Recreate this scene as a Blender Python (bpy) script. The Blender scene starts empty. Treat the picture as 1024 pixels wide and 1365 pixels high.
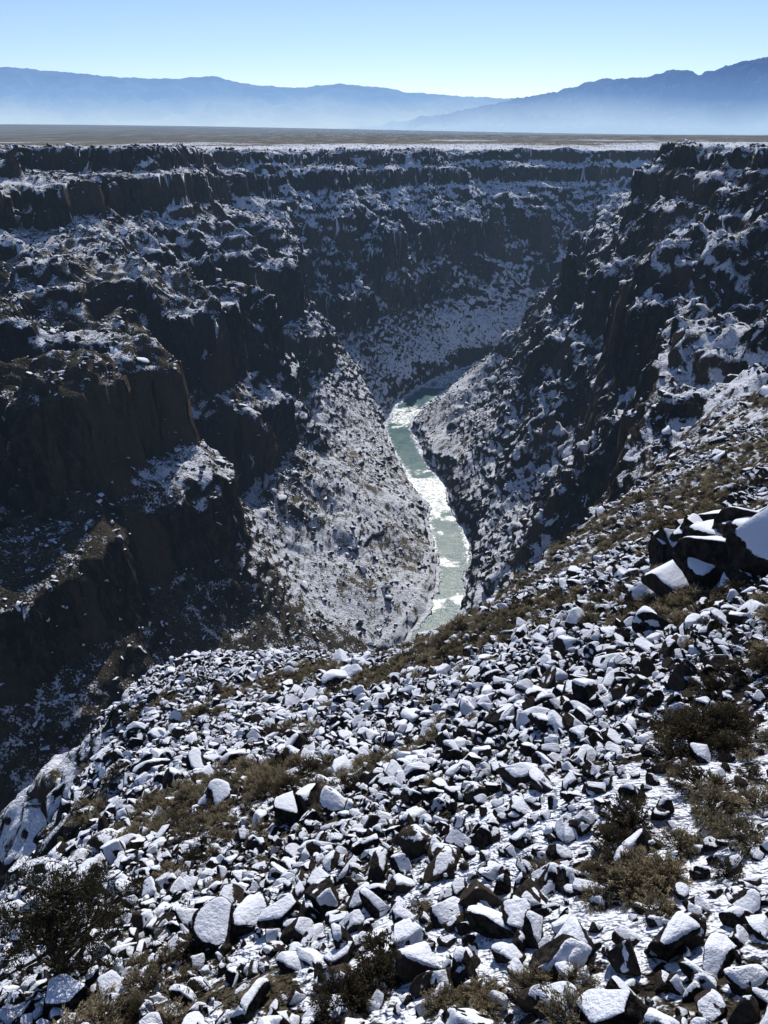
import bpy, math, random
import numpy as np
from mathutils import Vector, Euler
import bmesh
rng=np.random.default_rng(11); random.seed(7)
S=bpy.context.scene
S.view_settings.view_transform='Standard'; S.view_settings.look='None'; S.view_settings.exposure=0

# ---------------- noise ----------------
_p=np.random.default_rng(1).permutation(256); P=np.concatenate([_p,_p,_p]).astype(np.int32)
_a=np.random.default_rng(2).uniform(0,2*np.pi,256); G2=np.stack([np.cos(_a),np.sin(_a)],1)
_g=np.random.default_rng(3).normal(size=(256,3)); G3=_g/np.linalg.norm(_g,axis=1)[:,None]
def fade(t): return t*t*t*(t*(t*6-15)+10)
def n2(x,y,s=0):
    xi=np.floor(x).astype(np.int64); yi=np.floor(y).astype(np.int64)
    xf=x-xi; yf=y-yi; u=fade(xf); v=fade(yf)
    def g(i,j):
        h=P[(P[(xi+i+s*17)&255]+yi+j+s*31)&255]; gg=G2[h]
        return gg[...,0]*(xf-i)+gg[...,1]*(yf-j)
    a=g(0,0)*(1-u)+g(1,0)*u; b=g(0,1)*(1-u)+g(1,1)*u
    return (a*(1-v)+b*v)*1.5
def n3(x,y,z,s=0):
    xi=np.floor(x).astype(np.int64); yi=np.floor(y).astype(np.int64); zi=np.floor(z).astype(np.int64)
    xf=x-xi; yf=y-yi; zf=z-zi; u=fade(xf); v=fade(yf); w=fade(zf)
    def g(i,j,k):
        h=P[(P[(P[(xi+i+s*17)&255]+yi+j)&255]+zi+k)&255]; gg=G3[h]
        return gg[...,0]*(xf-i)+gg[...,1]*(yf-j)+gg[...,2]*(zf-k)
    def pl(k):
        a=g(0,0,k)*(1-u)+g(1,0,k)*u; b=g(0,1,k)*(1-u)+g(1,1,k)*u
        return a*(1-v)+b*v
    return (pl(0)*(1-w)+pl(1)*w)*1.5
def fbm2(x,y,sc,o=4,s=0,gain=.5):
    r=0;a=1;f=1/sc
    for i in range(o):
        r=r+a*n2(x*f+i*3.7,y*f-i*5.1,s+i); a*=gain; f*=2.03
    return r
def rid2(x,y,sc,o=3,s=0):
    r=0;a=1;f=1/sc
    for i in range(o):
        r=r+a*(.35-np.abs(n2(x*f+i*3.7,y*f-i*5.1,s+i))); a*=.5; f*=2.1
    return r
def fbm3(x,y,z,sc,o=3,s=0):
    r=0;a=1;f=1/sc
    for i in range(o):
        r=r+a*n3(x*f+i*3.7,y*f-i*5.1,z*f,s+i); a*=.5; f*=2.03
    return r
def ss(a,b,x):
    t=np.clip((x-a)/(b-a),0,1); return t*t*(3-2*t)

# ---------------- plan layout (metres, camera eye at origin) ----------------
river=[(-900,-150),(-420,-40),(-250,20),(-150,72),(-80,125),(-35,180),(-8,240),(17,285),(33,325),(36,385),(29,451),(14,514),(9,575),(34,645),(78,712),(135,750),(215,775),(330,800),(600,820),(1500,900)]
lrim=[(-1100,60),(-600,160),(-340,290),(-250,400),(-213,489),(-175,580),(-150,650),(-95,760),(-40,850),(30,945),(120,985),(270,995),(420,1000),(700,1030),(1500,1150)]
rrim=[(-900,-330),(-300,-130),(-60,-40),(5,-4),(70,55),(125,140),(158,220),(170,300),(167,400),(180,480),(207,590),(232,640),(290,680),(420,700),(700,700),(1500,760)]
def smooth(pl,it=2):
    p=np.array(pl,float)
    for _ in range(it):
        q=[p[0]]
        for a,b in zip(p[:-1],p[1:]): q+= [a*.75+b*.25, a*.25+b*.75]
        q.append(p[-1]); p=np.array(q)
    return p
river=smooth(river,2); lrim=smooth(lrim,1); rrim=smooth(rrim,1)
def dpl(x,y,pl):
    d=np.full(x.shape,1e18)
    for a,b in zip(pl[:-1],pl[1:]):
        ex,ey=b-a; L=ex*ex+ey*ey
        t=np.clip(((x-a[0])*ex+(y-a[1])*ey)/L,0,1)
        d=np.minimum(d,(x-a[0]-t*ex)**2+(y-a[1]-t*ey)**2)
    return np.sqrt(d)
def pip(x,y,poly):
    r=np.zeros(x.shape,bool); n=len(poly)
    for i in range(n):
        x1,y1=poly[i]; x2,y2=poly[(i+1)%n]
        if y1==y2: continue
        c=((y1>y)!=(y2>y))&(x<(x2-x1)*(y-y1)/(y2-y1)+x1)
        r^=c
    return r
polyL=np.concatenate([river,lrim[::-1]]); polyR=np.concatenate([river,rrim[::-1]])
edge=[(-8,-80),(-10,-20),(-13,17),(-16.5,31),(-19,42),(-23,60),(-22,77),(3,84),(24,106),(58,150),(90,190),(120,240),(400,500),(600,-80)]
edge=np.array(edge,float)
SPUR=[(-85,285,36,.10),(-130,205,62,.15),(-60,400,32,.07),(-50,560,34,.06),(-15,760,42,.10),(60,880,45,.08),(124,345,30,.07)]
GUL=[(-80,340,20,.10),(-70,480,26,.10),(-50,640,24,.08),(130,430,22,.06),(85,530,60,.14),(75,610,50,.20)]
PL_t=[0,.05,.29,.31,.40,.425,.60,.79,.81,.90,.92,1]
PL_z=[-198,-194,-146,-122,-110,-80,-60,-44,-27,-22,-10,-9]
PR_t=[0,.05,.42,.445,.52,.55,.68,.82,.84,.92,.94,1]
PR_z=[-198,-194,-132,-110,-98,-70,-52,-34,-24,-18,-8.5,-8]
SM_t=[0,.05,.4,.7,.93,1]; SM_z=[-198,-194,-122,-58,-14,-9]
def edge_sd(x,y):
    d=dpl(x,y,np.concatenate([edge,edge[:1]])); return np.where(pip(x,y,edge),-d,d)
def plateau(x,y):
    z=-9-13*ss(420,900,y)-4*ss(900,2500,y)
    z=z+fbm2(x,y,180,3,5)*1.2
    u=x/np.maximum(y,1)
    far=ss(-.45,.45,u)
    z=z+(1-far)*42*ss(2500,9000,y)-far*60*ss(2400,7000,y)-160*ss(9000,16000,y)
    return z
def fore(x,y):
    b=np.where(x>0,.54,np.interp(y,[20,32,40,60,78],[.43,.30,.22,.10,-.02]))
    z=-9+b*x-.61*y
    z=z+.16*np.maximum(y-90,0)
    z=z+fbm2(x,y,26,3,11)*1.6+fbm2(x,y,7,3,12)*.5
    z=z+2.6*np.exp(-((x-33)**2+(y-62)**2)/50)
    cap=-5+fbm2(x,y,30,2,3)*.5
    k=3.0; z=-k*np.logaddexp(-z/k,-cap/k)
    e=edge_sd(x,y)+fbm2(x,y,16,3,13)*3+fbm2(x,y,4,2,14)*1.2
    stp=1.0+.8*ss(-5,-25,x)*ss(75,50,y)
    z=z-stp*np.logaddexp(0,e/2.2)*2.2
    return z
def H(x,y,attr=False):
    w1=fbm2(x,y,90,4,20); w2=fbm2(x,y,90,4,40)
    ms=ss(150,260,y)*.6+.4
    xr=x+w1*30*ms+fbm2(x,y,17,3,60)*7; yr=y+w2*30*ms+fbm2(x,y,17,3,70)*7
    dr=dpl(x,y,river)
    inL=pip(x,y,polyL); inR=pip(x,y,polyR)
    iLw=pip(xr,yr,polyL); iRw=pip(xr,yr,polyR)
    dL=dpl(xr,yr,lrim); dR=dpl(xr,yr,rrim)
    left=inL|((~inR)&(dL<dR))
    inside=iLw|iRw
    dd=np.where(inside,np.where(left,dL,dR),0)
    t=dr/(dr+dd+1e-6)
    m=np.sin(np.pi*np.clip(t,0,1)); mm=m*ss(.14,.36,t)
    rid=1-2*np.abs(fbm2(x,y,75,2,80))
    t=t+mm*(.06*(rid-.45)+fbm2(x,y,42,3,90)*.07+fbm2(x,y,11,3,95,.6)*.018-rid2(x,y,26,4,98)*.036)
    for sx_,sy_,r,g in SPUR: t=t+g*np.exp(-(((x-sx_)**2+(y-sy_)**2)/r**2)**1.5)
    for sx_,sy_,r,g in GUL: t=t-g*np.exp(-((x-sx_)**2+(y-sy_)**2)/r**2)*m
    t=np.clip(t,0,1)
    jl=fbm2(x,y,60,2,110)*.07*m
    zl=np.interp(t+jl,PL_t,PL_z); zr=np.interp(t+jl,PR_t,PR_z)
    zc=np.where(left,zl,zr)
    gb=ss(-.05,.32,fbm2(x,y,55,3,150)+.12*ss(450,700,y)-.35*ss(.70,.85,t)-.20*(left&(y<420))+.14*(~left))
    zc=zc*(1-gb*.85)+np.interp(t,SM_t,SM_z)*gb*.85
    pz=plateau(x,y)
    top=ss(-110,-9,zc)
    zc=zc+(pz+9)*top
    zc=zc+m*(fbm2(x,y,24,3,120)*2.4)*ss(.05,.2,t)
    per=9.; k=zc/per+fbm2(x,y,130,2,160)*.8; fr=k-np.floor(k)
    zt=zc+per*(ss(.28,.72,fr)-fr)
    tw=ss(.34,.46,t)*(1-ss(.97,.99,t))*(.15+.7*ss(.05,.35,fbm2(x,y,34,2,170)))
    zc=zc*(1-tw)+zt*tw
    z=np.where(t>=.999,pz,zc)
    z=z+m*(fbm2(x,y,5,3,130)*1.1)*ss(.05,.2,t)
    near=(1-ss(175,265,y+ .15*x))*(x<500)
    near=np.where(left,0,near)
    nr=near>0
    if nr.any():
        f=fore(x[nr],y[nr]); f=np.maximum(f,-197)
        w=near[nr]; z[nr]=z[nr]*(1-w)+f*w
    hw=8+fbm2(x,y,40,2,140)*4.5+5*ss(520,620,y)
    bed=ss(hw+6,hw-1,dr)
    z=np.where(dr<hw+6, z*(1-bed)+(-201.5)*bed, z)
    z=np.maximum(z, np.where(dr<hw,-203,-199.0))
    if attr: return z,t,left,near,dr
    return z

def axis(lo,hi,step):
    v=[lo]
    while v[-1]<hi: v.append(v[-1]+step(v[-1]))
    return np.array(v)
def sx(x):
    a=abs(x-12)
    if a<50: return .36
    if a<85: return .36+.7*(a-50)/35
    if a<330: return 1.06
    return 1.06+(a-330)*.08
def sy(y):
    if y<-10: return max(.4,min(20,(-y-10)*.1))
    if y<105: return .4
    if y<200: return .4+.66*(y-105)/95
    if y<1030: return 1.06
    return 1.06+(y-1030)*.05
xp=axis(12,45000,sx); xn=-(axis(-12,45000,lambda q:sx(-q)))
xs=xn[::-1][:-1]; xs=xs[xs<12-.2]; xs=np.concatenate([xs,xp])
ys=axis(-400,60000,sy)
X,Y=np.meshgrid(xs,ys)
Z,T,LEFT,NEAR,DR=H(X,Y,True)
print('grid',X.shape)
gy,gx=np.gradient(Z,ys,xs); SL=np.hypot(gx,gy)
mask=ss(.9,2.0,SL)*(Y<1300)
def blocky(a): return np.sign(a)*np.abs(a)**.6
nx=blocky(fbm3(X,Y,Z*1.4,7,3,5))*2.0*mask; ny=blocky(fbm3(X+50,Y,Z*1.4,7,3,9))*2.0*mask
XX=X+nx; YY=Y+ny
ZZ=Z+fbm3(X,Y,Z,3.,2,15)*.5*ss(.5,1.2,SL)*(Y<1300)

def grid_mesh(name,XX,YY,ZZ,mat,attrs={}):
    ny_,nx_=XX.shape
    me=bpy.data.meshes.new(name)
    co=np.stack([XX,YY,ZZ],-1).reshape(-1,3).astype(np.float32)
    me.vertices.add(len(co)); me.vertices.foreach_set('co',co.ravel())
    i=np.arange((ny_-1)*(nx_-1)); r=i//(nx_-1); c=i%(nx_-1); a=r*nx_+c
    q=np.stack([a,a+1,a+nx_+1,a+nx_],1).astype(np.int32)
    me.loops.add(q.size); me.loops.foreach_set('vertex_index',q.ravel())
    me.polygons.add(len(q)); me.polygons.foreach_set('loop_start',np.arange(len(q),dtype=np.int32)*4)
    me.polygons.foreach_set('use_smooth',np.ones(len(q),bool))
    me.update(calc_edges=True)
    for k,v in attrs.items():
        at=me.attributes.new(k,'FLOAT','POINT'); at.data.foreach_set('value',v.ravel().astype(np.float32))
    me.materials.append(mat)
    o=bpy.data.objects.new(name,me); S.collection.objects.link(o); return o

# ---------------- material helpers ----------------
class M:
    def __init__(s,name):
        s.m=bpy.data.materials.new(name); s.m.use_nodes=True; s.t=s.m.node_tree; s.t.nodes.clear()
        s.out=s.n('ShaderNodeOutputMaterial')
    def n(s,typ,**k):
        nd=s.t.nodes.new(typ)
        for a,b in k.items(): setattr(nd,a,b)
        return nd
    def L(s,a,b): s.t.links.new(a,b)
    def set(s,sock,v):
        if isinstance(v,bpy.types.NodeSocket): s.L(v,sock)
        else: sock.default_value=v
    def math(s,op,a,b=None,c=None,clamp=False):
        nd=s.n('ShaderNodeMath',operation=op,use_clamp=clamp)
        s.set(nd.inputs[0],a)
        if b is not None: s.set(nd.inputs[1],b)
        if c is not None: s.set(nd.inputs[2],c)
        return nd.outputs[0]
    def ramp(s,v,a,b,lo=0,hi=1):
        nd=s.n('ShaderNodeMapRange',interpolation_type='SMOOTHSTEP'); s.set(nd.inputs[0],v)
        nd.inputs[1].default_value=a; nd.inputs[2].default_value=b; nd.inputs[3].default_value=lo; nd.inputs[4].default_value=hi
        return nd.outputs[0]
    def noise(s,sc,det=4,rough=.55,vec=None,dist=0):
        nd=s.n('ShaderNodeTexNoise'); nd.inputs['Scale'].default_value=sc; nd.inputs['Detail'].default_value=det; nd.inputs['Roughness'].default_value=rough
        nd.inputs['Distortion'].default_value=dist
        s.L(vec if vec is not None else s.pos(),nd.inputs['Vector']); return nd.outputs['Fac']
    def pos(s):
        if not hasattr(s,'_g'): s._g=s.n('ShaderNodeNewGeometry')
        return s._g.outputs['Position']
    def nz(s):
        s.pos(); x=s.n('ShaderNodeSeparateXYZ'); s.L(s._g.outputs['Normal'],x.inputs[0]); return x.outputs[2]
    def xyz(s):
        x=s.n('ShaderNodeSeparateXYZ'); s.L(s.pos(),x.inputs[0]); return x.outputs
    def mix(s,f,a,b):
        nd=s.n('ShaderNodeMix',data_type='RGBA'); s.set(nd.inputs[0],f); s.set(nd.inputs[6],a); s.set(nd.inputs[7],b); return nd.outputs[2]
    def attr(s,name):
        nd=s.n('ShaderNodeAttribute',attribute_name=name); return nd.outputs['Fac']
    def bump(s,h,st,dist):
        nd=s.n('ShaderNodeBump'); s.L(h,nd.inputs['Height']); nd.inputs['Strength'].default_value=st; nd.inputs['Distance'].default_value=dist; return nd.outputs[0]
    def diff(s,col,norm=None):
        nd=s.n('ShaderNodeBsdfDiffuse'); s.set(nd.inputs['Color'],col)
        if norm is not None: s.L(norm,nd.inputs['Normal'])
        return nd.outputs[0]
    def pr(s,col,rough=.9,norm=None,spec=.2):
        nd=s.n('ShaderNodeBsdfPrincipled'); s.set(nd.inputs['Base Color'],col); s.set(nd.inputs['Roughness'],rough)
        s.set(nd.inputs['Specular IOR Level'],spec)
        if norm is not None: s.L(norm,nd.inputs['Normal'])
        return nd.outputs[0]
    def finish(s,sh,haze_glow=True,k=15000.):
        if haze_glow:
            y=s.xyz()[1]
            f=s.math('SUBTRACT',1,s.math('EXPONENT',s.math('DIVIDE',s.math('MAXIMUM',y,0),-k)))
            em=s.n('ShaderNodeEmission'); em.inputs[0].default_value=(.36,.56,.86,1); em.inputs[1].default_value=1  # distance haze painted into the material as emission growing along Y
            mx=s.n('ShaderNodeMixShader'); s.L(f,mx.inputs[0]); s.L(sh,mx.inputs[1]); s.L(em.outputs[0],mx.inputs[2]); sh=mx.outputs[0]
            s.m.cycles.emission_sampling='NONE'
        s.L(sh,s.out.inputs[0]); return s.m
def C(r,g,b): return (r,g,b,1)
SNOW=C(.82,.85,.91)

m=M('gorge_ground'); nz=m.nz(); nf=m.noise(1.3,4,.68); nff=m.noise(6,2,.6)
mp=m.n('ShaderNodeMapping'); mp.inputs['Scale'].default_value=(1,1,.5); m.L(m.pos(),mp.inputs[0])
nj=m.noise(.4,5,.70,mp.outputs[0])
rock=m.mix(m.ramp(nj,.38,.68),C(.012,.0112,.011),C(.066,.055,.047))
rock=m.mix(m.attr('rust'),rock,C(.092,.068,.050))
soil=m.mix(m.ramp(nf,.38,.62),C(.018,.016,.015),C(.080,.068,.048))
tan=m.mix(m.ramp(nff,.35,.65),C(.09,.078,.047),C(.27,.225,.14))
soil=m.mix(m.attr('scrub'),soil,tan)
flat=m.ramp(m.math('ADD',nz,m.math('MULTIPLY',m.math('SUBTRACT',nj,.5),.35)),.5,.72)
base=m.mix(flat,rock,soil)
sv=m.math('ADD',m.math('MULTIPLY',nf,1.3),m.math('MULTIPLY',nff,.4))
sv=m.math('ADD',sv,nz)
sv=m.math('ADD',sv,m.attr('snow'))
sn=m.ramp(sv,1.70,1.80)
sn=m.math('MULTIPLY',sn,m.ramp(nz,.46,.60))
col=m.mix(sn,base,SNOW)
bp=m.bump(m.math('ADD',nf,m.math('MULTIPLY',nj,2.4)),.9,1.0)
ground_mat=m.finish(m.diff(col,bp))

nzv=1/np.sqrt(1+SL**2)
big=fbm2(X,Y,28,3,600); mid=fbm2(X,Y,4.,3,620)*(Y<1000)
snow=.03+big*.16+mid*.28
snow+=.18*ss(.95,1.0,T)*(1-ss(950,1150,Y))
snow-=.30*ss(1000,1500,Y+fbm2(X,Y,300,2,5)*500)
snow+=(.10*np.exp(-DR**2/60**2)+.75*np.clip(.88-nzv,0,.30))*(NEAR<.5)
snow-=.09*np.where(LEFT,1,0)*ss(.32,.5,T)*(1-ss(.95,1,T))*ss(450,330,Y)
snow-=.24*np.where(LEFT,1,0)*ss(295,245,Y)
snow+=.10*ss(450,700,Y)*(Y<1000)+.16*ss(640,720,Y)*ss(.5,.6,T)*(Y<1000)
snow+=.06*np.where(LEFT,0,1)*(NEAR<.5)*ss(.4,.5,T)
fgm=(NEAR>.5)
snow+=np.where(fgm,.0+.26*np.exp(-(((X-10)/7.)**2+((Y-10)/9.)**2))+.08*ss(60,110,Y)+.6*np.clip(.8-nzv,0,.3),0)
scrub=np.clip(.45+fbm2(X,Y,50,3,33)*1.2+fbm2(X,Y,9,2,34)*.8,0,1)
scrub=np.maximum(scrub,ss(.99,1,T)*(1-.6*ss(1000,2000,Y))); scrub=np.clip(scrub+ .5*ss(.42,.1,T)*(Y<700)+.35*fgm*ss(50,90,Y),0,1)
scrub=scrub*(1-.8*LEFT*ss(310,250,Y))*(1-.7*fgm*ss(70,45,Y))
rust=ss(.05,.4,fbm2(X,Y,34,3,35)+.3*n2(ZZ/9.,X*.004,36))
grid_mesh('gorge_ground',XX,YY,ZZ,ground_mat,{'snow':snow,'scrub':scrub,'rust':rust*.75})

# river
rp=smooth([tuple(p) for p in river[10:-6]],2)
m=M('river_water'); nw=m.noise(.55,4,.68); nr_=m.noise(.11,3,.6); nd_=m.noise(1.6,3,.6)
rap=m.math('ADD',m.attr('rapid'),m.math('MULTIPLY',m.math('SUBTRACT',nr_,.5),1.8))
rap=m.ramp(rap,.38,.62)
foam=m.math('MULTIPLY',rap,m.ramp(nw,.45,.53))
ice=m.attr('bank')
col=m.mix(m.ramp(nr_,.36,.62),C(.040,.115,.135),C(.090,.165,.150))
col=m.mix(foam,col,C(.86,.89,.91))
col=m.mix(m.ramp(m.math('ADD',ice,m.math('MULTIPLY',nw,.8)),.86,.93),col,SNOW)
bp=m.bump(m.math('ADD',nw,m.math('MULTIPLY',nd_,.45)),.4,.4)
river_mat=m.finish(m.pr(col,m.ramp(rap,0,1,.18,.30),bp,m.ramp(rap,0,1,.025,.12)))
tg=np.gradient(rp,axis=0); tg/=np.linalg.norm(tg,axis=1)[:,None]; nn=np.stack([-tg[:,1],tg[:,0]],1)
ws=np.linspace(-1,1,13)
WD=(16+5*ss(520,620,rp[:,1]))[:,None]
RX=rp[:,0:1]+nn[:,0:1]*ws*WD; RY=rp[:,1:2]+nn[:,1:2]*ws*WD
rapid=.05+.85*np.exp(-((RY-440)/32)**2)+.5*np.exp(-((RY-356)/8)**2)+.5*np.exp(-((RY-318)/8)**2)+.7*np.exp(-((RY-585)/28)**2)+.8*np.exp(-((RY-690)/35)**2)
grid_mesh('river',RX[:, ::-1],RY[:, ::-1],np.full(RX.shape,-199.3),river_mat,{'bank':np.abs(ws)[None,::-1]*np.ones((len(rp),1)),'rapid':rapid[:, ::-1]})

# ---------------- mountains ----------------
def mountains(name,D,depth,pts,zlo,ctop,cmid,cbase,ztop,seed,rel):
    pts=np.array(pts); u=np.linspace(pts[0,0],pts[-1,0],900); v=np.linspace(0,1,110)
    U,V=np.meshgrid(u,v); yy=D+(V-.6)*depth; xx=U*D*(1+(V-.6)*.1)
    crest=np.interp(U,pts[:,0],pts[:,1])*D
    crest+=fbm2(U*60,U*0,1,4,seed+9,.6)*D*.0011*rel*2
    sc=D/18
    r=1-np.abs(fbm2(xx,yy,sc,5,seed))*1.6
    prof=np.where(V<.6,ss(-.05,.62,V)**.8,1-ss(.6,1.05,V))
    zz=zlo+(crest-zlo)*prof*(1-rel*(1-r)*np.clip(np.abs(V-.6)*4,0.02,1))
    zz+=fbm2(xx,yy,D/140,3,seed+3)*D*.0006
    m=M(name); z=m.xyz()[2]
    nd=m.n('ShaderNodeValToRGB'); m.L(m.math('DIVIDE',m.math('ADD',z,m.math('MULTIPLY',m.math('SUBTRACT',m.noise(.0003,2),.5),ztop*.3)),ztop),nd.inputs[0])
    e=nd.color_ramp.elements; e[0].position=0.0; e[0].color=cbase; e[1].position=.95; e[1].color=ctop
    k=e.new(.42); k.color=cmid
    em=m.n('ShaderNodeEmission'); m.L(nd.outputs[0],em.inputs[0]); em.inputs[1].default_value=.90  # airlight painted on as a glow ramped by height, no haze volume
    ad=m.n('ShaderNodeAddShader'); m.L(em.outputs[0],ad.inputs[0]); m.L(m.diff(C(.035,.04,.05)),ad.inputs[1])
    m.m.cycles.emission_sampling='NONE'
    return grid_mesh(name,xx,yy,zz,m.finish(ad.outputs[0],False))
cp,sp=math.cos(math.radians(25.66)),math.sin(math.radians(25.66))
def ray(u,v):
    c=(682.5-v)/1071; dx=(u-512)/1071; dy=cp+c*sp; dz=-sp+c*cp
    return dx/dy,dz/dy
A=[(-900,150),(-500,110),(-250,84),(0,88),(60,93),(110,98),(160,103),(230,105),(285,101),(310,108),(345,114),(400,117),(450,111),(480,114),(515,117),(540,122),(600,127),(680,131),(760,135),(900,138),(1300,140),(1800,150)]
B=[(330,176),(480,170),(590,152),(640,142),(690,131),(730,124),(770,113),(800,105),(830,104),(860,103),(880,97),(900,90),(915,93),(935,98),(960,90),(985,83),(1024,75),(1150,60),(1300,70),(1500,90),(1900,140)]
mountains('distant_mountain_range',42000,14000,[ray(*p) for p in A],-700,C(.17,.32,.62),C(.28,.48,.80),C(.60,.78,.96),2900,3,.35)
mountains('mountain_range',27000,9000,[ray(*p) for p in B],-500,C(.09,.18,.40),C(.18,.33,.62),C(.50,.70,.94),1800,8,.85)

# ---------------- instancing ----------------
def point_instancer(name,pts,rot,scl,idx,objs):
    col=bpy.data.collections.new(name+'_parts')
    for o in objs: col.objects.link(o)
    me=bpy.data.meshes.new(name); me.vertices.add(len(pts)); me.vertices.foreach_set('co',pts.astype(np.float32).ravel())
    for k,v,t in (('rot',rot,'FLOAT_VECTOR'),('scl',scl,'FLOAT_VECTOR')):
        a=me.attributes.new(k,t,'POINT'); a.data.foreach_set('vector',v.astype(np.float32).ravel())
    a=me.attributes.new('idx','INT','POINT'); a.data.foreach_set('value',idx.astype(np.int32))
    o=bpy.data.objects.new(name,me); S.collection.objects.link(o)
    g=bpy.data.node_groups.new(name,'GeometryNodeTree')
    g.interface.new_socket('Geometry',in_out='INPUT',socket_type='NodeSocketGeometry'); g.interface.new_socket('Geometry',in_out='OUTPUT',socket_type='NodeSocketGeometry')
    gi=g.nodes.new('NodeGroupInput'); go=g.nodes.new('NodeGroupOutput'); ip=g.nodes.new('GeometryNodeInstanceOnPoints')
    ci=g.nodes.new('GeometryNodeCollectionInfo'); ci.inputs['Collection'].default_value=col; ci.inputs['Separate Children'].default_value=True; ci.inputs['Reset Children'].default_value=True
    def na(n,t):
        x=g.nodes.new('GeometryNodeInputNamedAttribute'); x.data_type=t; x.inputs['Name'].default_value=n; return [s for s in x.outputs if s.enabled and s.name=='Attribute'][0]
    L=g.links.new
    L(gi.outputs[0],ip.inputs['Points']); L(ci.outputs[0],ip.inputs['Instance']); ip.inputs['Pick Instance'].default_value=True
    L(na('idx','INT'),ip.inputs['Instance Index']); L(na('rot','FLOAT_VECTOR'),ip.inputs['Rotation']); L(na('scl','FLOAT_VECTOR'),ip.inputs['Scale'])
    L(ip.outputs[0],go.inputs[0])
    md=o.modifiers.new('scatter','NODES'); md.node_group=g
    return o
def tri_mesh(name,co,f,mat,attrs={},smooth_=True):
    me=bpy.data.meshes.new(name); me.vertices.add(len(co)); me.vertices.foreach_set('co',co.astype(np.float32).ravel())
    f=f.astype(np.int32); k=f.shape[1]
    me.loops.add(f.size); me.loops.foreach_set('vertex_index',f.ravel()); me.polygons.add(len(f)); me.polygons.foreach_set('loop_start',np.arange(len(f),dtype=np.int32)*k)
    me.polygons.foreach_set('use_smooth',np.full(len(f),smooth_)); me.update(calc_edges=True)
    for kk,v in attrs.items():
        at=me.attributes.new(kk,'FLOAT','POINT'); at.data.foreach_set('value',v.ravel().astype(np.float32))
    me.materials.append(mat); return bpy.data.objects.new(name,me)
def ico(sub):
    b=bmesh.new(); bmesh.ops.create_icosphere(b,subdivisions=sub,radius=1)
    co=np.array([v.co[:] for v in b.verts]); f=np.array([[v.index for v in q.verts] for q in b.faces])
    e=np.array([[v.index for v in q.verts] for q in b.edges]); b.free(); return co,f,e
def vnorm(co,f):
    n=np.cross(co[f[:,1]]-co[f[:,0]],co[f[:,2]]-co[f[:,0]]); v=np.zeros_like(co)
    for i in range(3): np.add.at(v,f[:,i],n)
    return v/np.maximum(np.linalg.norm(v,axis=1),1e-9)[:,None]
def boulder(sub,r,mat,th=.1,ncut=11,name='boulder',tilt=.7):
    co,f,e=ico(sub); co=co*1.15
    R0=np.array(Euler((r.uniform(-.3,.3),r.uniform(-.3,.3),0)).to_matrix())
    for k in range(6):
        n=np.zeros(3); n[k//2]=1 if k%2 else -1; n=n+r.normal(0,.32,3); n/=np.linalg.norm(n); n=R0@n
        co-=np.maximum(co@n-r.uniform(.45,.8),0)[:,None]*n
    for _ in range(ncut-5):
        n=r.normal(size=3); n/=np.linalg.norm(n); d=r.uniform(.5,.85)
        co-=np.maximum(co@n-d,0)[:,None]*n
    co*=np.array([r.uniform(.9,1.6),r.uniform(.65,1.1),r.uniform(.7,1.15)])
    R=np.array(Euler((r.uniform(-tilt,tilt),r.uniform(-tilt,tilt),r.uniform(0,6.28))).to_matrix()); co=co@R.T
    s=r.integers(0,50)
    co+=vnorm(co,f)*(fbm3(co[:,0],co[:,1],co[:,2],.35,3,s)*.035)[:,None]
    n=vnorm(co,f)
    mk=ss(.54,.72,n[:,2]+fbm3(co[:,0]+9,co[:,1],co[:,2],.4,3,s)*.32)
    for _ in range(max(sub-2,0)):
        a=np.zeros(len(co)); c=np.zeros(len(co)); np.add.at(a,e[:,0],mk[e[:,1]]); np.add.at(a,e[:,1],mk[e[:,0]]); np.add.at(c,e[:,0],1); np.add.at(c,e[:,1],1)
        mk=mk*.4+.6*a/c
    co2=co.copy(); co2[:,2]+=th*ss(.2,.95,mk)
    for _ in range(max(sub-2,0)):
        a=np.zeros_like(co); c=np.zeros(len(co)); np.add.at(a,e[:,0],co2[e[:,1]]); np.add.at(a,e[:,1],co2[e[:,0]]); np.add.at(c,e[:,0],1); np.add.at(c,e[:,1],1)
        w=(mk>.5)[:,None]*.6; co2=co2*(1-w)+w*a/c[:,None]
    return tri_mesh(name,co2,f,mat,{'cap':mk})
def rockmat(name,lo,hi,bare=.4):
    m=M(name); tc=m.n('ShaderNodeTexCoord'); ob=tc.outputs['Object']
    na_=m.noise(3.5,4,.65,ob); oi=m.n('ShaderNodeObjectInfo')
    rk=m.mix(m.ramp(na_,.35,.7),C(.010,.0095,.0095),C(.050,.043,.038))
    rk=m.mix(m.math('MULTIPLY',m.ramp(oi.outputs['Random'],.5,1),.5),rk,C(.08,.063,.047))
    cap=m.math('ADD',m.attr('cap'),m.math('MULTIPLY',m.math('SUBTRACT',na_,.5),.8))
    cap=m.math('SUBTRACT',cap,m.ramp(oi.outputs['Random'],.75,.97,0,bare))
    col=m.mix(m.ramp(cap,lo,hi),rk,SNOW)
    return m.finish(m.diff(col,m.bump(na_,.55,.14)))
rock_mat=rockmat('snowy_basalt',.48,.56)
crag_mat=rockmat('outcrop_basalt',.66,.76,.5)
boulders=[boulder(4,rng,rock_mat,rng.uniform(.04,.15)) for _ in range(34)]
stones=[boulder(3,rng,rock_mat,rng.uniform(.05,.2),name='stone') for _ in range(16)]
chips=[boulder(2,rng,rock_mat,rng.uniform(.0,.1),ncut=8,name='rock_chip') for _ in range(12)]
blocks=[boulder(4,rng,crag_mat,.05,ncut=8,name='block',tilt=.25) for _ in range(8)]

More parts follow.
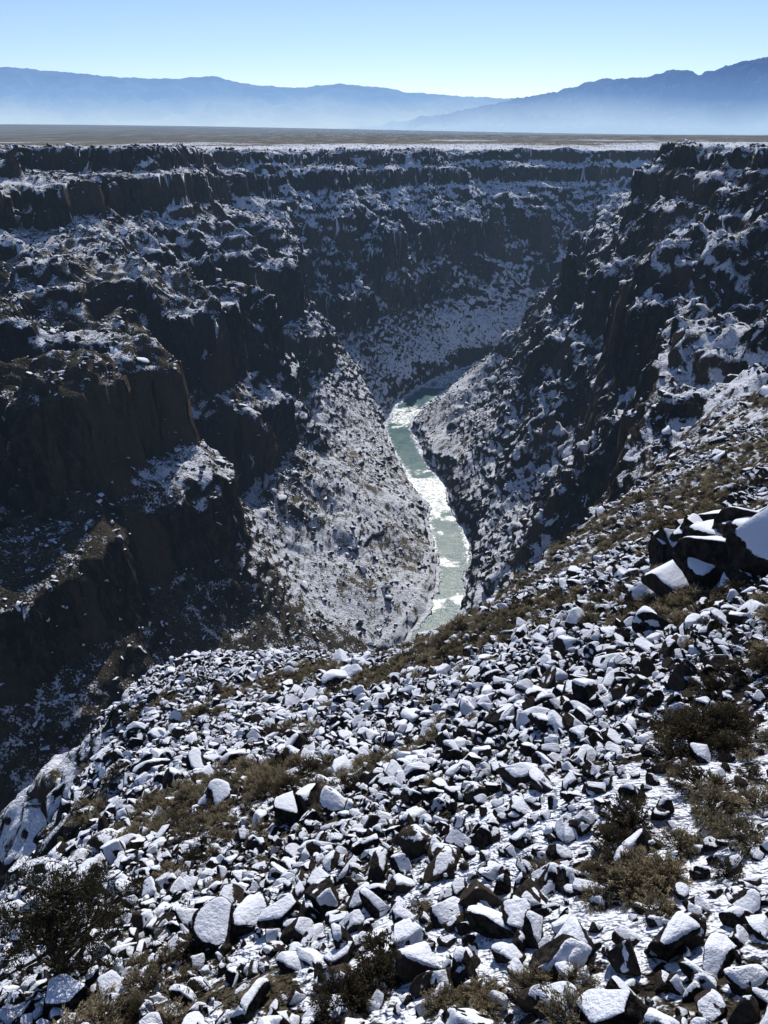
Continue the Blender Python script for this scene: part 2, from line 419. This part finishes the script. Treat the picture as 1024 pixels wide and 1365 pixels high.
def zone_brush(x,y):
    b=fbm2(x,y,11,3,200)*.95-.05+.22*ss(60,100,y)
    for cx,cy,rx,ry,g in BR: b=b+g*np.exp(-(((x-cx)/rx)**2+((y-cy)/ry)**2))
    return b
def onfore(u,v):
    c=(682.5-v)/1071; d=np.array([(u-512)/1071,cp+c*sp,-sp+c*cp])
    ts=np.linspace(6,300,1500); p=d[None]*ts[:,None]
    z=H(p[:,0].copy(),p[:,1].copy()); k=np.argmax(p[:,2]<z); return p[k,0],p[k,1],z[k]
BR=[]
for (u,v,a,b,g) in [(350,1030,4,3.0,1.1),(265,1060,3,2.2,.9),(470,925,8,5,.9),(620,870,9,7,1.),(400,900,6,4,.7),(890,1150,2.4,2.4,1.),(985,1020,3.2,3,1.),(800,1210,1.4,1.4,.9),(930,1080,2.2,2.4,.9),(740,780,11,14,.6),(850,690,14,20,.6),(960,640,14,20,.5),(110,1120,2.4,2.4,.7),(260,960,3,3,.5)]:
    x,y,z=onfore(u,v); BR.append((x,y,a,b,g)); print('spot',u,v,round(x,1),round(y,1),round(z,1))

def place(n_or_pts,rad,sink,objs,name,tilt=.25,flatz=1.0):
    x,y=n_or_pts; z=H(x.copy(),y.copy()); n=len(x)
    pts=np.stack([x,y,z+rad*sink],1)
    rot=np.stack([rng.uniform(-tilt,tilt,n),rng.uniform(-tilt,tilt,n),rng.uniform(0,6.283,n)],1)
    scl=rad[:,None]*np.stack([rng.uniform(.85,1.2,n),rng.uniform(.85,1.2,n),rng.uniform(.8,1.15,n)*flatz],1)
    point_instancer(name,pts,rot,scl,rng.integers(0,len(objs),n),objs); print(name,n)
def jgrid(x0,x1,y0,y1,s):
    gx,gy=np.meshgrid(np.arange(x0,x1,s),np.arange(y0,y1,s)); gx=gx.ravel()+rng.uniform(-.5,.5,gx.size)*s; gy=gy.ravel()+rng.uniform(-.5,.5,gy.size)*s
    k=np.abs(gx)<(gy+14)*.58+5; return gx[k],gy[k]
x,y=jgrid(-40,95,2,150,.52)
e=edge_sd(x,y); bz=zone_brush(x,y)
snowy=np.exp(-(((x-10)/5.)**2+((y-8)/7.)**2))
k=(e<10)&(rng.random(len(x))<np.clip(1.0-ss(.2,.7,bz)*.85-.4*snowy-.6*ss(80,125,y),.03,1))
x,y=x[k],y[k]
u_=rng.random(len(x)); bg_=np.where(u_<.016,2.1,np.where(u_<.09,1.5,1)); bg_=np.where(y<16,np.minimum(bg_,1.25),bg_)
rad=np.clip(rng.lognormal(-1.24,.36,len(x)),.12,.55)*(1+.25*fbm2(x,y,12,2,300))*(1-.38*ss(3,10,x)*(1-ss(15,28,y)))*bg_*(.72+.28*ss(10,30,y))
place((x,y),rad,.36,boulders,'boulder_field',.35)
x,y=jgrid(-30,50,3,60,.38); e=edge_sd(x,y); k=(e<4)&(rng.random(len(x))<.6); x,y=x[k],y[k]
place((x,y),np.clip(rng.lognormal(-2.05,.35,len(x)),.06,.28),.3,stones,'talus_stones',.6)
ox,oy,oz=onfore(990,770); print('outcrop',ox,oy,oz)
n=60; x=ox+rng.normal(0,2.6,n)+1; y=oy+rng.normal(0,2.8,n)+1; place((x,y),rng.uniform(.35,1.0,n),.6,boulders,'rock_outcrop',.3,1.4)
n=34; x=ox+rng.normal(0,1.8,n)+1.2; y=oy+rng.normal(0,1.4,n)-.5; place((x,y),rng.uniform(.9,1.9,n),.8,blocks,'rock_outcrop',.15,1.4)
ox,oy,oz=onfore(915,735); n=14; x=ox+rng.normal(0,1.5,n); y=oy+rng.normal(0,1.2,n)-.5; place((x,y),rng.uniform(.8,1.4,n),.7,blocks,'rock_outcrop',.15,1.4)
ox,oy,oz=onfore(385,1095); place((np.array([ox,ox+.8]),np.array([oy,oy+.4])),np.array([.85,.7]),.5,blocks,'rock_outcrop',.2,1.2)
ox,oy,oz=onfore(295,1250); place((np.array([ox,ox+.7]),np.array([oy,oy+.2])),np.array([.62,.45]),.5,blocks,'rock_outcrop',.2,1.2)

def shrub(r,nst,nleaf,mat,name,h=.8,w=.012):
    vs=[];fs=[];att=[];k=0
    for i in range(nst):
        a=r.uniform(0,6.283); el=np.arccos(r.uniform(.05,1)); L=r.uniform(.6,1.05)
        d=np.array([math.sin(el)*math.cos(a),math.sin(el)*math.sin(a),math.cos(el)*h])
        for j in range(nleaf):
            q=r.uniform(.35,1)**.6*L; p=d*q+r.normal(0,.055,3); dd=d+r.normal(0,.45,3); dd/=np.linalg.norm(dd); l=r.uniform(.06,.16)
            s=np.cross(dd,r.normal(size=3)); s/=np.linalg.norm(s); s*=w*r.uniform(1,2.4)
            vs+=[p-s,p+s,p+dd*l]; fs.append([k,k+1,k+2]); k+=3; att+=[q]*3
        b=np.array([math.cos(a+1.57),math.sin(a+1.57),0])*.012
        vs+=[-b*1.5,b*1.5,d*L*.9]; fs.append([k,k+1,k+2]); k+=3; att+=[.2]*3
    return tri_mesh(name,np.array(vs),np.array(fs),mat,{'tip':np.array(att)},False)
def shrubmat(name,c0,c1,c2):
    m=M(name); oi=m.n('ShaderNodeObjectInfo')
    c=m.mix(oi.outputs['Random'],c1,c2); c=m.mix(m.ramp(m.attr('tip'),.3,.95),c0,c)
    t=m.n('ShaderNodeBsdfTranslucent'); m.L(c,t.inputs[0])
    mx=m.n('ShaderNodeMixShader'); mx.inputs[0].default_value=.4; m.L(m.diff(c),mx.inputs[1]); m.L(t.outputs[0],mx.inputs[2])
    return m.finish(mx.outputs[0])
sage=shrubmat('sagebrush_leaf',C(.06,.05,.033),C(.21,.185,.12),C(.42,.34,.21))
dark=shrubmat('dark_brush_leaf',C(.02,.017,.012),C(.06,.05,.03),C(.12,.095,.06))
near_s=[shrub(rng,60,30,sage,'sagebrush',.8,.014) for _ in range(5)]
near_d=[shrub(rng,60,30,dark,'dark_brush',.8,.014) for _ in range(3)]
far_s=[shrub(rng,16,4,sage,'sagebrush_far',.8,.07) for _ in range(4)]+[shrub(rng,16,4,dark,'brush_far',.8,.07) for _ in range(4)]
x,y=jgrid(-35,110,4,180,.72); bz=zone_brush(x,y)
k=(edge_sd(x,y)<8)&(rng.random(len(x))<.025+.74*ss(.25,.65,bz)*(1-.3*ss(80,110,y))); x,y=x[k],y[k]
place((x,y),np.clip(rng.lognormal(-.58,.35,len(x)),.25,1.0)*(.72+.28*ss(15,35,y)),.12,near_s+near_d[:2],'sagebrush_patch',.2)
def bigs(u,v,r,name,objs,n=4):
    x0,y0,z0=onfore(u,v)
    x=x0+rng.normal(0,r*.45,n); y=y0+rng.normal(0,r*.45,n); place((x,y),rng.uniform(.5,.8,n)*r,.25,objs,name,.15)
bigs(935,985,1.3,'dark_shrub',near_d,6); bigs(1005,905,1.1,'dark_shrub',near_d,5)
bigs(480,1325,.85,'dark_shrub',near_d,6); bigs(760,1310,.6,'dry_shrub',near_s[:3],6); bigs(620,1345,.5,'dry_shrub',near_s[:3],5)
bigs(355,1050,1.3,'dry_shrub',near_s[:3],7); bigs(270,1070,1.1,'dry_shrub',near_s[:3],6); bigs(850,1200,.7,'dry_shrub',near_s[:3],6)

# far scatter in the gorge
N=170000
x=rng.uniform(-330,330,N); y=110+rng.random(N)**.8*850
k=np.abs(x)<y*.5+25; x,y=x[k],y[k]
z,t,lf,nr2,dr=H(x.copy(),y.copy(),True); z2=H(x+1.5,y.copy()); z3=H(x.copy(),y+1.5)
sl=np.hypot(z2-z,z3-z)/1.5
k=(dr>11+6*ss(520,620,y))&(fbm2(x,y,25,3,500)+rng.normal(0,.3,len(x))>-.35)&(t<.999)&((sl<1.25)|(rng.random(len(x))<.35)); x,y,dr,t,sl=x[k],y[k],dr[k],t[k],sl[k]
isr=(rng.random(len(x))<.35)|(sl>1.25)
place((x[isr],y[isr]),np.clip(rng.lognormal(-.5,.5,isr.sum()),.3,2.4),.2,chips,'scree_rocks',.6)
xs_,ys_=x[~isr],y[~isr]
place((xs_,ys_),np.clip(rng.lognormal(-.4,.35,len(xs_)),.35,1.7),.0,far_s,'gorge_scrub',.2)
N=9000; x=rng.uniform(-600,600,N); y=400+rng.random(N)*900
z,t,lf,nr2,dr=H(x.copy(),y.copy(),True); k=(t>=.999)&(np.abs(x)<y*.52); x,y=x[k],y[k]
r=np.clip(rng.lognormal(-.1,.35,len(x)),.4,1.6); r=np.where(rng.random(len(x))<.012,r*2.4,r)
place((x,y),r,.0,far_s,'plateau_scrub',.15)

def juniper(u,v,Hh,R):
    x0,y0,z0=onfore(u,v); r=rng
    m=M('juniper_bark'); bm_=m.finish(m.pr(m.mix(m.noise(6,4),C(.04,.03,.022),C(.12,.09,.065)),.9),False)
    leaf=shrubmat('juniper_foliage',C(.016,.015,.010),C(.055,.055,.030),C(.10,.085,.048))
    par=bpy.data.objects.new('juniper_tree',None); S.collection.objects.link(par); par.location=(x0,y0,z0-.2)
    b=bmesh.new()
    def tube(p,q,r0,r1):
        d=(q-p); ax=d.normalized(); s=ax.orthogonal().normalized(); t=ax.cross(s); ra=[];rb=[]
        for i in range(7):
            a=i/7*6.283; o=s*math.cos(a)+t*math.sin(a); ra.append(b.verts.new(p+o*r0)); rb.append(b.verts.new(q+o*r1))
        for i in range(7): b.faces.new([ra[i],ra[(i+1)%7],rb[(i+1)%7],rb[i]])
    p=Vector((0,0,0)); tips=[]
    for i in range(6):
        q=p+Vector((r.normal(0,.12),r.normal(0,.12),Hh/6.5)); tube(p,q,.16*(1-i/7),.16*(1-(i+1)/7))
        for j in range(6):
            a=r.uniform(0,6.283); l=R*(1-.55*i/6)*r.uniform(.6,1); e=p.lerp(q,r.random()); c=e
            for s_ in range(3):
                d=Vector((math.cos(a)*l/3,math.sin(a)*l/3,l*.13+r.normal(0,.05))); d2=c+d; tube(c,d2,.055*(1-s_/3.3),.055*(1-(s_+1)/3.3)); c=d2; a+=r.normal(0,.3)
                if s_>0 or r.random()<.5: tips.append(np.array(c))
        p=q
    tips.append(np.array(p))
    me=bpy.data.meshes.new('trunk'); b.to_mesh(me); b.free(); me.materials.append(bm_); o=bpy.data.objects.new('trunk',me); S.collection.objects.link(o); o.parent=par
    vs=[];fs=[];at=[];k=0
    for tpt in tips:
        for c_ in range(3):
            cc=tpt+r.normal(0,.16,3); rr=r.uniform(.16,.34)
            for i in range(75):
                d=r.normal(size=3); d/=np.linalg.norm(d); q=r.uniform(.3,1); pp=cc+d*rr*q; dd=d+r.normal(0,.6,3)+np.array([0,0,.4]); dd/=np.linalg.norm(dd); s=np.cross(dd,r.normal(size=3)); s/=np.linalg.norm(s); s*=r.uniform(.008,.02)
                vs+=[pp-s,pp+s,pp+dd*r.uniform(.06,.13)]; fs.append([k,k+1,k+2]); k+=3; at+=[q]*3
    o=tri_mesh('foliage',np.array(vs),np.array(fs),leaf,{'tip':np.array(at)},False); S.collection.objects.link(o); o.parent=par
juniper(80,1310,3.5,2.3)

# ---------------- light, world, camera ----------------
az,el=math.radians(6),math.radians(37)
sd=bpy.data.lights.new('sun','SUN'); sd.energy=4.5; sd.angle=math.radians(.5); sd.color=(1,.955,.89)
so=bpy.data.objects.new('sun',sd); S.collection.objects.link(so)
so.rotation_euler=Vector((math.sin(az)*math.cos(el),math.cos(az)*math.cos(el),math.sin(el))).to_track_quat('Z','Y').to_euler()
w=bpy.data.worlds.new('World'); S.world=w; w.use_nodes=True; nt=w.node_tree; bg=nt.nodes['Background']
sk=nt.nodes.new('ShaderNodeTexSky'); sk.sky_type='NISHITA'; sk.sun_disc=False; sk.sun_elevation=el; sk.sun_rotation=az; sk.altitude=2100; sk.air_density=1.0; sk.dust_density=.2; sk.ozone_density=3.5
mu=nt.nodes.new('ShaderNodeMix'); mu.data_type='RGBA'; mu.blend_type='MULTIPLY'; mu.inputs[0].default_value=1; mu.inputs[7].default_value=(.99,.955,1.06,1)
nt.links.new(sk.outputs[0],mu.inputs[6]); nt.links.new(mu.outputs[2],bg.inputs[0]); bg.inputs[1].default_value=.108
cam=bpy.data.cameras.new('camera'); co=bpy.data.objects.new('camera',cam); S.collection.objects.link(co); S.camera=co
cam.sensor_fit='VERTICAL'; cam.sensor_height=24; cam.lens=24*1071/1365; cam.clip_end=200000; cam.clip_start=.1
co.location=(0,0,0); co.rotation_euler=(math.radians(90-25.66),0,0)
